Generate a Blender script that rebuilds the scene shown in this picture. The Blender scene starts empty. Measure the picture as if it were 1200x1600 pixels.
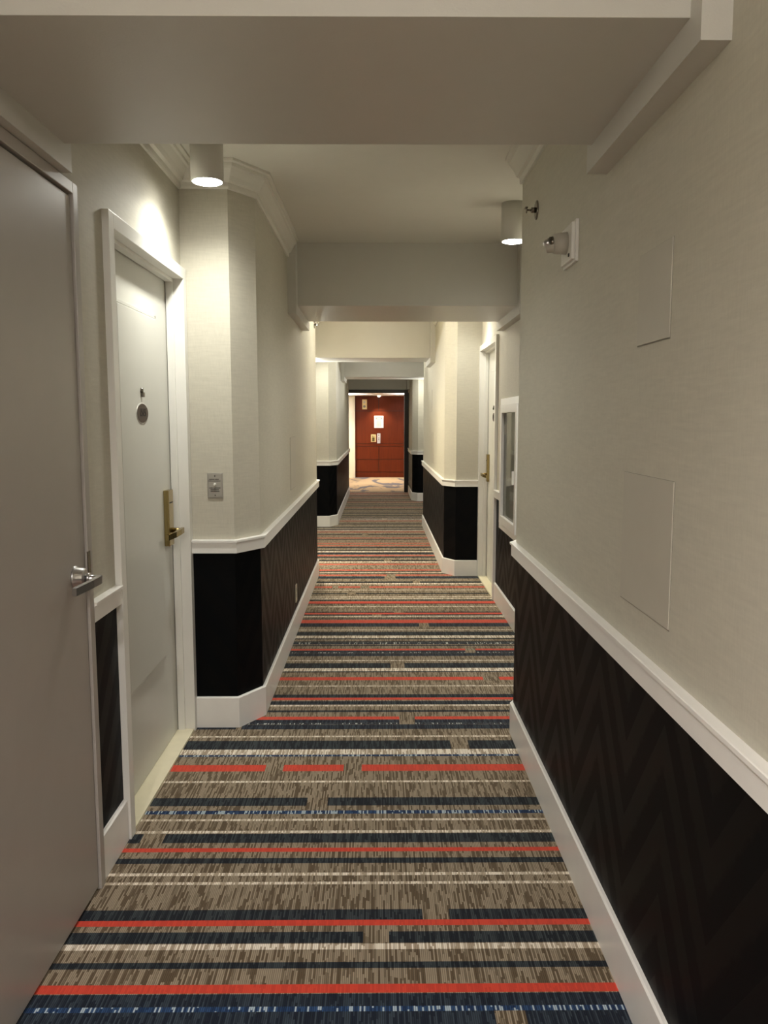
import bpy, bmesh, math, random
from mathutils import Vector, Matrix

# ------------------------------------------------------------------ camera, world, exposure
SC = bpy.context.scene
COL = SC.collection
F_PX = 1260.0                      # focal length in pixels of the 1200 x 1600 frame
cam_data = bpy.data.cameras.new('camera')
cam = bpy.data.objects.new('camera', cam_data)
COL.objects.link(cam)
cam_data.sensor_fit = 'VERTICAL'
cam_data.sensor_height = 36.0
cam_data.lens = 36.0 * F_PX / 1600.0
cam_data.clip_start = 0.02
cam_data.clip_end = 100
cam.location = (0, 0, 1.4)
cam.rotation_euler = (math.pi / 2 - 0.11301, 0, -0.007886)
SC.camera = cam

world = bpy.data.worlds.new('world')
SC.world = world
world.use_nodes = True
world.node_tree.nodes['Background'].inputs[0].default_value = (0.9, 0.85, 0.75, 1)
world.node_tree.nodes['Background'].inputs[1].default_value = 0.02

SC.view_settings.view_transform = 'Standard'
SC.view_settings.look = 'None'
SC.view_settings.exposure = 0.72
SC.view_settings.gamma = 1.0
SC.view_settings.use_curve_mapping = False

LAMP = 28.0                        # radiance of the ceiling fixtures' lenses
LAMP_W = 72.0                      # flood lamp inside each fixture
LAMP_COL = (1.0, 0.985, 0.90)

# ------------------------------------------------------------------ materials
def new_mat(name):
    m = bpy.data.materials.new(name)
    m.use_nodes = True
    nt = m.node_tree
    return m, nt, nt.nodes['Principled BSDF']

def N(nt, kind, **kw):
    n = nt.nodes.new(kind)
    for k, v in kw.items():
        setattr(n, k, v)
    return n

def math_node(nt, op, a, b=None, c=None):
    n = N(nt, 'ShaderNodeMath', operation=op)
    for i, v in enumerate((a, b, c)):
        if v is None:
            continue
        if isinstance(v, (int, float)):
            n.inputs[i].default_value = v
        else:
            nt.links.new(v, n.inputs[i])
    return n.outputs[0]

def mixc(nt, fac, a, b):
    n = N(nt, 'ShaderNodeMix', data_type='RGBA')
    if isinstance(fac, (int, float)):
        n.inputs[0].default_value = fac
    else:
        nt.links.new(fac, n.inputs[0])
    for i, v in ((6, a), (7, b)):
        if isinstance(v, tuple):
            n.inputs[i].default_value = (*v, 1) if len(v) == 3 else v
        else:
            nt.links.new(v, n.inputs[i])
    return n.outputs[2]

def plain(name, col, rough=0.5, metal=0.0, var=0.04, scale=14.0, bump=0.0, bscale=60.0, spec=0.5):
    m, nt, p = new_mat(name)
    tc = N(nt, 'ShaderNodeTexCoord')
    nz = N(nt, 'ShaderNodeTexNoise')
    nz.inputs['Scale'].default_value = scale
    nz.inputs['Detail'].default_value = 3
    nt.links.new(tc.outputs['Object'], nz.inputs['Vector'])
    lo = tuple(max(0, c * (1 - var)) for c in col)
    hi = tuple(min(1, c * (1 + var)) for c in col)
    nt.links.new(mixc(nt, nz.outputs[0], lo, hi), p.inputs['Base Color'])
    p.inputs['Roughness'].default_value = rough
    p.inputs['Metallic'].default_value = metal
    p.inputs['Specular IOR Level'].default_value = spec
    if bump > 0:
        n2 = N(nt, 'ShaderNodeTexNoise')
        n2.inputs['Scale'].default_value = bscale
        n2.inputs['Detail'].default_value = 4
        nt.links.new(tc.outputs['Object'], n2.inputs['Vector'])
        b = N(nt, 'ShaderNodeBump')
        b.inputs['Strength'].default_value = bump
        b.inputs['Distance'].default_value = 0.002
        nt.links.new(n2.outputs[0], b.inputs['Height'])
        nt.links.new(b.outputs[0], p.inputs['Normal'])
    return m

def wallcover(name, col):
    """woven greige wallcovering: short horizontal slubs over soft mottling"""
    m, nt, p = new_mat(name)
    tc = N(nt, 'ShaderNodeTexCoord')
    mp = N(nt, 'ShaderNodeMapping')
    mp.inputs['Scale'].default_value = (14, 14, 130)
    nt.links.new(tc.outputs['Object'], mp.inputs[0])
    a = N(nt, 'ShaderNodeTexNoise'); a.inputs['Scale'].default_value = 1.0; a.inputs['Detail'].default_value = 5
    nt.links.new(mp.outputs[0], a.inputs['Vector'])
    mpv = N(nt, 'ShaderNodeMapping'); mpv.inputs['Scale'].default_value = (220, 220, 30)
    nt.links.new(tc.outputs['Object'], mpv.inputs[0])
    v = N(nt, 'ShaderNodeTexNoise'); v.inputs['Scale'].default_value = 1.0; v.inputs['Detail'].default_value = 2
    nt.links.new(mpv.outputs[0], v.inputs['Vector'])
    big = N(nt, 'ShaderNodeTexNoise'); big.inputs['Scale'].default_value = 2.2; big.inputs['Detail'].default_value = 3
    nt.links.new(tc.outputs['Object'], big.inputs['Vector'])
    f = math_node(nt, 'ADD', math_node(nt, 'MULTIPLY', a.outputs[0], 0.6), math_node(nt, 'MULTIPLY', v.outputs[0], 0.4))
    ramp = N(nt, 'ShaderNodeMapRange'); ramp.inputs[1].default_value = 0.3; ramp.inputs[2].default_value = 0.7
    nt.links.new(f, ramp.inputs[0])
    c1 = mixc(nt, ramp.outputs[0], tuple(x * 0.92 for x in col), tuple(x * 1.07 for x in col))
    c2 = mixc(nt, math_node(nt, 'MULTIPLY', big.outputs[0], 0.25), c1, tuple(x * k for x, k in zip(col, (0.9, 0.93, 0.9))))
    nt.links.new(c2, p.inputs['Base Color'])
    p.inputs['Roughness'].default_value = 0.62
    p.inputs['Specular IOR Level'].default_value = 0.35
    b = N(nt, 'ShaderNodeBump'); b.inputs['Strength'].default_value = 0.35; b.inputs['Distance'].default_value = 0.0015
    pl = N(nt, 'ShaderNodeTexNoise'); pl.inputs['Scale'].default_value = 38; pl.inputs['Detail'].default_value = 3
    nt.links.new(tc.outputs['Object'], pl.inputs['Vector'])
    nt.links.new(math_node(nt, 'ADD', f, math_node(nt, 'MULTIPLY', pl.outputs[0], 1.2)), b.inputs['Height'])
    nt.links.new(b.outputs[0], p.inputs['Normal'])
    return m

def chevron_paper(name):
    """near black wallpaper with tall tone-on-tone zigzags"""
    m, nt, p = new_mat(name)
    tc = N(nt, 'ShaderNodeTexCoord')
    sx = N(nt, 'ShaderNodeSeparateXYZ')
    nt.links.new(tc.outputs['Object'], sx.inputs[0])
    u = math_node(nt, 'ADD', sx.outputs[0], sx.outputs[1])
    per = 0.50
    fr = math_node(nt, 'FRACT', math_node(nt, 'DIVIDE', u, per))
    tri = math_node(nt, 'ABSOLUTE', math_node(nt, 'SUBTRACT', fr, 0.5))
    zz = math_node(nt, 'ADD', sx.outputs[2], math_node(nt, 'MULTIPLY', tri, 0.66))
    ph = math_node(nt, 'FRACT', math_node(nt, 'DIVIDE', zz, 0.19))
    nz = N(nt, 'ShaderNodeTexNoise'); nz.inputs['Scale'].default_value = 60
    nt.links.new(tc.outputs['Object'], nz.inputs['Vector'])
    ph2 = math_node(nt, 'ADD', ph, math_node(nt, 'MULTIPLY', math_node(nt, 'SUBTRACT', nz.outputs[0], 0.5), 0.22))
    band = N(nt, 'ShaderNodeMapRange'); band.inputs[1].default_value = 0.44; band.inputs[2].default_value = 0.56
    nt.links.new(ph2, band.inputs[0])
    nt.links.new(mixc(nt, band.outputs[0], (0.0014, 0.0020, 0.0028), (0.0024, 0.0026, 0.0030)), p.inputs['Base Color'])
    r = N(nt, 'ShaderNodeMapRange'); r.inputs[3].default_value = 0.52; r.inputs[4].default_value = 0.43
    nt.links.new(band.outputs[0], r.inputs[0])
    nt.links.new(r.outputs[0], p.inputs['Roughness'])
    p.inputs['Specular IOR Level'].default_value = 0.09
    return m

def yarn(name, dark, light, cut=(0.42, 0.60), rough=0.95, accent=None, accent_p=0.2, cell=0.0050, length=0.055, gap=0.30, sheen=0.30):
    """looped carpet yarn: narrow rows running down the corridor, each row a chain of coloured dashes"""
    m, nt, p = new_mat(name)
    tc = N(nt, 'ShaderNodeTexCoord')
    sx = N(nt, 'ShaderNodeSeparateXYZ')
    nt.links.new(tc.outputs['Object'], sx.inputs[0])
    xs = math_node(nt, 'DIVIDE', sx.outputs[0], cell)
    row = math_node(nt, 'FLOOR', xs)
    w1 = N(nt, 'ShaderNodeTexWhiteNoise', noise_dimensions='1D')
    nt.links.new(row, w1.inputs['W'])
    ys = math_node(nt, 'ADD', math_node(nt, 'DIVIDE', sx.outputs[1], length), math_node(nt, 'MULTIPLY', w1.outputs[0], 7.0))
    cy = math_node(nt, 'FLOOR', ys)
    cv = N(nt, 'ShaderNodeCombineXYZ')
    nt.links.new(row, cv.inputs[0]); nt.links.new(cy, cv.inputs[1])
    w2 = N(nt, 'ShaderNodeTexWhiteNoise', noise_dimensions='2D')
    nt.links.new(cv.outputs[0], w2.inputs['Vector'])
    mr = N(nt, 'ShaderNodeMapRange'); mr.inputs[1].default_value = cut[0]; mr.inputs[2].default_value = cut[1]
    nt.links.new(w2.outputs[0], mr.inputs[0])
    c = mixc(nt, mr.outputs[0], dark, light)
    if accent:
        w3 = N(nt, 'ShaderNodeTexWhiteNoise', noise_dimensions='2D')
        off = N(nt, 'ShaderNodeVectorMath', operation='ADD'); off.inputs[1].default_value = (31.7, 11.3, 0)
        nt.links.new(cv.outputs[0], off.inputs[0]); nt.links.new(off.outputs[0], w3.inputs['Vector'])
        c = mixc(nt, math_node(nt, 'LESS_THAN', w3.outputs[0], accent_p), c, accent)
    # the dark furrow between two rows
    fx = math_node(nt, 'ABSOLUTE', math_node(nt, 'SUBTRACT', math_node(nt, 'FRACT', xs), 0.5))
    fur = N(nt, 'ShaderNodeMapRange'); fur.inputs[1].default_value = 0.22; fur.inputs[2].default_value = 0.5
    fur.inputs[3].default_value = 1.0; fur.inputs[4].default_value = gap
    nt.links.new(fx, fur.inputs[0])
    mul = N(nt, 'ShaderNodeVectorMath', operation='SCALE')
    nt.links.new(c, mul.inputs[0]); nt.links.new(fur.outputs[0], mul.inputs['Scale'])
    nt.links.new(mul.outputs[0], p.inputs['Base Color'])
    p.inputs['Roughness'].default_value = rough
    p.inputs['Specular IOR Level'].default_value = 0.1
    p.inputs['Sheen Weight'].default_value = sheen
    p.inputs['Sheen Roughness'].default_value = 0.5
    p.inputs['Sheen Tint'].default_value = (1.0, 0.86, 0.68, 1)
    b = N(nt, 'ShaderNodeBump'); b.inputs['Strength'].default_value = 0.5; b.inputs['Distance'].default_value = 0.002
    nt.links.new(fur.outputs[0], b.inputs['Height'])
    nt.links.new(b.outputs[0], p.inputs['Normal'])
    return m

def lobby_carpet_mat():
    m, nt, p = new_mat('lobby_carpet')
    tc = N(nt, 'ShaderNodeTexCoord')
    mp = N(nt, 'ShaderNodeMapping'); mp.inputs['Scale'].default_value = (2.6, 0.75, 1); mp.inputs['Location'].default_value = (3.1, 0.6, 0)
    nt.links.new(tc.outputs['Object'], mp.inputs[0])
    a = N(nt, 'ShaderNodeTexNoise'); a.inputs['Scale'].default_value = 0.9; a.inputs['Detail'].default_value = 3; a.inputs['Distortion'].default_value = 1.4
    nt.links.new(mp.outputs[0], a.inputs['Vector'])
    r = N(nt, 'ShaderNodeMapRange'); r.inputs[1].default_value = 0.52; r.inputs[2].default_value = 0.58
    nt.links.new(a.outputs[0], r.inputs[0])
    wv = N(nt, 'ShaderNodeTexWave', bands_direction='Y'); wv.inputs['Scale'].default_value = 1.2; wv.inputs['Distortion'].default_value = 1.0
    nt.links.new(tc.outputs['Object'], wv.inputs['Vector'])
    base = mixc(nt, wv.outputs[1], (0.36, 0.27, 0.16), (0.52, 0.38, 0.22))
    nt.links.new(mixc(nt, r.outputs[0], base, (0.13, 0.12, 0.13)), p.inputs['Base Color'])
    p.inputs['Roughness'].default_value = 0.95
    return m

def wood(name, c1, c2, rough=0.32):
    m, nt, p = new_mat(name)
    tc = N(nt, 'ShaderNodeTexCoord')
    mp = N(nt, 'ShaderNodeMapping'); mp.inputs['Scale'].default_value = (9, 9, 0.7)
    nt.links.new(tc.outputs['Object'], mp.inputs[0])
    a = N(nt, 'ShaderNodeTexNoise'); a.inputs['Scale'].default_value = 3.0; a.inputs['Detail'].default_value = 6; a.inputs['Distortion'].default_value = 0.5
    nt.links.new(mp.outputs[0], a.inputs['Vector'])
    nt.links.new(mixc(nt, a.outputs[0], c1, c2), p.inputs['Base Color'])
    p.inputs['Roughness'].default_value = rough
    return m

def emit(name, col, strength):
    m, nt, p = new_mat(name)
    nz = N(nt, 'ShaderNodeTexNoise'); nz.inputs['Scale'].default_value = 5
    p.inputs['Base Color'].default_value = (0.9, 0.9, 0.88, 1)
    nt.links.new(mixc(nt, nz.outputs[0], tuple(c * 0.97 for c in col), col), p.inputs['Emission Color'])
    p.inputs['Emission Strength'].default_value = strength
    return m

def glass(name):
    m, nt, p = new_mat(name)
    p.inputs['Base Color'].default_value = (0.95, 0.97, 0.96, 1)
    p.inputs['Transmission Weight'].default_value = 1.0
    p.inputs['Roughness'].default_value = 0.03
    p.inputs['IOR'].default_value = 1.45
    return m

M = {}
M['wall'] = wallcover('greige_wallcovering', (0.56, 0.53, 0.445))
M['chevron'] = chevron_paper('black_chevron_wallpaper')
M['trim'] = plain('white_trim_paint', (0.90, 0.885, 0.85), 0.33, bump=0.05)
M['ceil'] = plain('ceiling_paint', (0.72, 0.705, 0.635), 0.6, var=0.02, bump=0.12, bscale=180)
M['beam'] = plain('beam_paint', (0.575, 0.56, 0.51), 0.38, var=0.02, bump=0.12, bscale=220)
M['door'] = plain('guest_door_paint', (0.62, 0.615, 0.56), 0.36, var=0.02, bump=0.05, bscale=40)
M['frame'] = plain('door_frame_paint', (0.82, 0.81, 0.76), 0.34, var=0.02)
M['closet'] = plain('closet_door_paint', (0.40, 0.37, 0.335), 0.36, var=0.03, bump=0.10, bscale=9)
M['sill'] = plain('cream_threshold', (0.78, 0.72, 0.53), 0.4, var=0.06, scale=25)
M['gap'] = plain('dark_gap', (0.02, 0.018, 0.015), 0.9)
M['brass'] = plain('satin_brass', (0.40, 0.31, 0.14), 0.24, 1.0, var=0.1)
M['chrome'] = plain('satin_chrome', (0.66, 0.65, 0.65), 0.30, 1.0)
M['steel'] = plain('brushed_steel_plate', (0.42, 0.40, 0.36), 0.38, 0.7)
M['bronze'] = plain('dark_bronze_plate', (0.10, 0.076, 0.060), 0.6, 0.0, spec=0.15)
M['cabglass'] = glass('clear_acrylic')
M['cabglass'].node_tree.nodes['Principled BSDF'].inputs['IOR'].default_value = 1.04
M['ink'] = plain('dark_ink', (0.014, 0.012, 0.010), 0.7)
M['white'] = plain('white_plastic', (0.74, 0.72, 0.66), 0.35)
M['offwhite'] = plain('cream_plastic', (0.47, 0.44, 0.37), 0.4)
M['glass'] = glass('clear_glass')
M['cabgrey'] = plain('grey_cabinet_paint', (0.19, 0.185, 0.165), 0.5, var=0.1)
M['lens'] = emit('lit_lamp_lens', LAMP_COL, LAMP)
M['can'] = plain('white_lamp_can', (0.62, 0.60, 0.54), 0.4)
M['darkwood'] = wood('dark_stained_portal', (0.008, 0.004, 0.003), (0.020, 0.009, 0.006), 0.35)
M['cherry'] = wood('cherry_wood_veneer', (0.075, 0.010, 0.002), (0.14, 0.024, 0.004), 0.5)
M['cherry'].node_tree.nodes['Principled BSDF'].inputs['Specular IOR Level'].default_value = 0.2
M['darkchrome'] = plain('dark_chrome', (0.20, 0.18, 0.15), 0.22, 1.0)
M['paper'] = plain('white_notice_paper', (0.85, 0.84, 0.82), 0.7)
M['pinkink'] = plain('faint_pink_print', (0.72, 0.55, 0.55), 0.7)
M['tan'] = plain('cream_metal_plate', (0.62, 0.50, 0.24), 0.45)
M['lobbywhite'] = plain('lobby_cream_paint', (0.80, 0.76, 0.60), 0.5, var=0.02)
M['lobbyceil'] = plain('lobby_ceiling_paint', (0.86, 0.82, 0.80), 0.7, var=0.02)
M['lobbylens'] = emit('lit_downlight_lens', (1.0, 0.86, 0.66), 12.0)
M['globe'] = emit('lit_lamp_globe', (1.0, 0.88, 0.74), 160.0)
M['steelbright'] = plain('bright_steel', (0.60, 0.58, 0.60), 0.4, 0.3)
M['tanp'] = plain('cream_outlet', (0.60, 0.54, 0.42), 0.4)
M['lobbycarpet'] = lobby_carpet_mat()
M['y_base'] = yarn('taupe_brown_yarn', (0.100, 0.068, 0.037), (0.325, 0.262, 0.185), cut=(0.25, 0.60))
M['y_N'] = yarn('navy_grey_yarn', (0.008, 0.014, 0.024), (0.042, 0.056, 0.066), cut=(0.35, 0.8), sheen=0.10)
M['y_D'] = yarn('navy_blue_yarn', (0.007, 0.014, 0.030), (0.036, 0.054, 0.076), cut=(0.3, 0.8), sheen=0.10)
M['y_R'] = yarn('coral_red_yarn', (0.54, 0.036, 0.019), (0.62, 0.048, 0.025), gap=0.9, length=0.05)
M['y_W'] = yarn('cream_yarn', (0.40, 0.32, 0.23), (0.88, 0.80, 0.68), cut=(0.3, 0.7), gap=0.6)
M['y_T'] = yarn('pale_dotted_yarn', (0.45, 0.37, 0.27), (0.90, 0.82, 0.70), cut=(0.25, 0.8), gap=0.45, length=0.05)
M['y_B'] = yarn('blue_dashed_yarn', (0.010, 0.035, 0.100), (0.030, 0.080, 0.19), cut=(0.3, 0.8), sheen=0.08, accent=(0.42, 0.52, 0.60), accent_p=0.28, length=0.05)
M['y_C'] = yarn('navy_yarn_with_pale_dots', (0.010, 0.020, 0.040), (0.040, 0.060, 0.085), cut=(0.3, 0.8), sheen=0.10, accent=(0.55, 0.58, 0.55), accent_p=0.16, length=0.05)

# ------------------------------------------------------------------ mesh helpers
def box(bm, x0, x1, y0, y1, z0, z1, mi=0, bev=0.0):
    r = bmesh.ops.create_cube(bm, size=1.0)
    vs = r['verts']
    cx, cy, cz = (x0 + x1) / 2, (y0 + y1) / 2, (z0 + z1) / 2
    for v in vs:
        v.co = Vector((cx + v.co.x * abs(x1 - x0), cy + v.co.y * abs(y1 - y0), cz + v.co.z * abs(z1 - z0)))
    fs = {f for v in vs for f in v.link_faces}
    for f in fs:
        f.material_index = mi
    if bev > 0:
        es = list({e for v in vs for e in v.link_edges})
        res = bmesh.ops.bevel(bm, geom=es, offset=bev, segments=2, affect='EDGES', profile=0.6)
        for f in res['faces']:
            f.material_index = mi

def tube(bm, p0, p1, r0, r1=None, seg=24, mi=0, cap=True):
    p0, p1 = Vector(p0), Vector(p1)
    r1 = r0 if r1 is None else r1
    d = (p1 - p0)
    q = Vector((0, 0, 1)).rotation_difference(d.normalized())
    rings = []
    for p, r in ((p0, r0), (p1, r1)):
        rings.append([bm.verts.new(p + q @ Vector((math.cos(a) * r, math.sin(a) * r, 0))) for a in [2 * math.pi * k / seg for k in range(seg)]])
    for k in range(seg):
        f = bm.faces.new((rings[0][k], rings[0][(k + 1) % seg], rings[1][(k + 1) % seg], rings[1][k]))
        f.smooth = True
        f.material_index = mi
    if cap:
        bm.faces.new(rings[0][::-1]).material_index = mi
        bm.faces.new(rings[1]).material_index = mi

def lathe(bm, origin, axis, prof, seg=28, mi=0, sx=1.0, sy=1.0):
    """prof = [(distance along axis, radius)]; closed with caps"""
    origin = Vector(origin)
    q = Vector((0, 0, 1)).rotation_difference(Vector(axis).normalized())
    rings = []
    for h, r in prof:
        rings.append([bm.verts.new(origin + q @ Vector((math.cos(a) * r * sx, math.sin(a) * r * sy, h))) for a in [2 * math.pi * k / seg for k in range(seg)]])
    for a, b in zip(rings, rings[1:]):
        for k in range(seg):
            f = bm.faces.new((a[k], a[(k + 1) % seg], b[(k + 1) % seg], b[k]))
            f.smooth = True
            f.material_index = mi
    bm.faces.new(rings[0][::-1]).material_index = mi
    bm.faces.new(rings[-1]).material_index = mi

def sweep(bm, path, profile, side, mis=None, closed_profile=True):
    """profile [(offset towards the corridor, z)] swept along a plan path with mitred corners.
    side = +1: the corridor lies to the right of the travel direction, -1: to the left"""
    n = len(path)
    P = [Vector((x, y)) for x, y in path]
    dirs = [(P[i + 1] - P[i]).normalized() for i in range(n - 1)]
    nor = [Vector((d.y, -d.x)) * side for d in dirs]
    rings = []
    for i in range(n):
        if i == 0:
            m = nor[0]
        elif i == n - 1:
            m = nor[-1]
        else:
            b = (nor[i - 1] + nor[i]).normalized()
            m = b / max(0.3, b.dot(nor[i]))
        rings.append([bm.verts.new((P[i].x + m.x * o, P[i].y + m.y * o, z)) for o, z in profile])
    k = len(profile)
    for i in range(n - 1):
        for j in range(k if closed_profile else k - 1):
            f = bm.faces.new((rings[i][j], rings[i][(j + 1) % k], rings[i + 1][(j + 1) % k], rings[i + 1][j]))
            if mis:
                f.material_index = mis
    bm.faces.new(rings[0]).material_index = mis or 0
    bm.faces.new(rings[-1][::-1]).material_index = mis or 0

def obj(name, bm, mats, parent=None, T=None):
    if T:
        for v in bm.verts:
            v.co = Vector(T(*v.co))
    bmesh.ops.recalc_face_normals(bm, faces=bm.faces[:])
    me = bpy.data.meshes.new(name)
    if parent is not None:
        off = Vector((0, 0, 0))
        p = parent
        while p is not None:
            off += p.location
            p = p.parent
        for v in bm.verts:
            v.co -= off
    bm.to_mesh(me)
    bm.free()
    for m in (mats if isinstance(mats, (list, tuple)) else [mats]):
        me.materials.append(m)
    o = bpy.data.objects.new(name, me)
    COL.objects.link(o)
    o.parent = parent
    return o

def tag(o, label=None, cat=None, group=None, kind=None):
    if label: o['label'] = label
    if cat: o['category'] = cat
    if group: o['group'] = group
    if kind: o['kind'] = kind
    return o

def thing(name, loc, label, cat, group=None, kind=None):
    o = bpy.data.objects.new(name, None)
    o.empty_display_size = 0.05
    COL.objects.link(o)
    o.location = loc
    return tag(o, label, cat, group, kind)

def copy_tree(o, parent=None):
    c = o.copy(); COL.objects.link(c); c.parent = parent
    for ch in [x for x in bpy.data.objects if x.parent == o]:
        copy_tree(ch, c)
    return c

def BM():
    return bmesh.new()

# ------------------------------------------------------------------ the corridor's plan (metres, camera at 0,0)
ZC = 2.49                          # ceiling
RB, RT = 0.810, 0.870              # chair rail
BASE_H = 0.143
XL, XLP = -0.850, -0.548           # left wall: recess and projection faces
XR, XRP = 0.920, 0.608             # right wall: recess and projection faces
SPLIT = 0.84
L1 = [(XL, 3.585), (-0.642, 3.585), (XLP, 3.735), (XLP, 7.25), (-0.642, 7.40), (XL, 7.40)]
L2 = [(XL, 10.62), (-0.642, 10.62), (XLP, 10.80), (XLP, 15.45), (-0.642, 15.60), (XL, 15.60)]
R1 = [(XRP, -2.6), (XRP, 3.50), (0.70, 3.65), (XR, 3.65)]
R2 = [(XR, 7.205), (0.702, 7.205), (XRP, 7.355), (XRP, 10.75), (0.70, 10.90), (XR, 10.90)]
R3 = [(XR, 14.03), (0.702, 14.03), (XRP, 14.18), (XRP, 15.74)]
D1 = (2.625, 3.535)                # guest door opening on the left (Y range)
D2 = (6.250, 7.157)                # guest door opening on the right
DC = (1.370, 2.285)                # service closet door opening on the left
DH = 2.000                         # door opening height

def wall_piece(bm, path, side, z0=0.0, z1=ZC, t=0.12):
    if z0 < SPLIT:
        sweep(bm, path, [(0, z0), (0, SPLIT), (-t, SPLIT), (-t, z0)], side, 1)
        z0 = SPLIT
    sweep(bm, path, [(0, z0), (0, z1), (-t, z1), (-t, z0)], side, 0)

bm = BM()
wall_piece(bm, [(XL, -2.6), (XL, DC[0] - 0.03)], 1)
wall_piece(bm, [(XL, DC[0] - 0.03), (XL, DC[1] + 0.03)], 1, z0=DH + 0.03)
wall_piece(bm, [(XL, DC[1] + 0.03), (XL, D1[0] - 0.02)], 1)
wall_piece(bm, [(XL, D1[0] - 0.02), (XL, D1[1] + 0.02)], 1, z0=DH + 0.02)
wall_piece(bm, [(XL, D1[1] + 0.02)] + L1 + L2 + [(XL, 15.74)], 1)
tag(obj('wall_left', bm, [M['wall'], M['chevron']]), 'left corridor wall, greige wallcovering above black chevron wallpaper', 'wall', kind='structure')

bm = BM()
wall_piece(bm, R1, -1)
tag(obj('wall_right', bm, [M['wall'], M['chevron']]), 'near right corridor wall, greige wallcovering above black chevron wallpaper', 'wall', kind='structure')
bm = BM()
wall_piece(bm, [(XR, 3.65), (XR, D2[0] - 0.02)], -1)
wall_piece(bm, [(XR, D2[0] - 0.02), (XR, D2[1] + 0.02)], -1, z0=DH + 0.02)
tag(obj('wall_right', bm, [M['wall'], M['chevron']]), 'recessed right wall around the extinguisher cabinet and guest door', 'wall', kind='structure')
bm = BM()
wall_piece(bm, [(XR, D2[1] + 0.02)] + R2 + R3, -1)
tag(obj('wall_right', bm, [M['wall'], M['chevron']]), 'farther right corridor wall with two chamfered projections', 'wall', kind='structure')

bm = BM(); box(bm, -1.0, 1.05, -2.72, -2.6, 0, ZC)
tag(obj('wall_back', bm, M['wall']), 'greige wall closing the corridor behind the viewer', 'wall', kind='structure')
bm = BM(); box(bm, -1.1, 1.15, -2.75, 16.0, ZC, ZC + 0.1)
tag(obj('ceiling', bm, M['ceil']), 'painted corridor ceiling above the hanging lamps', 'ceiling', kind='structure')

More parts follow.
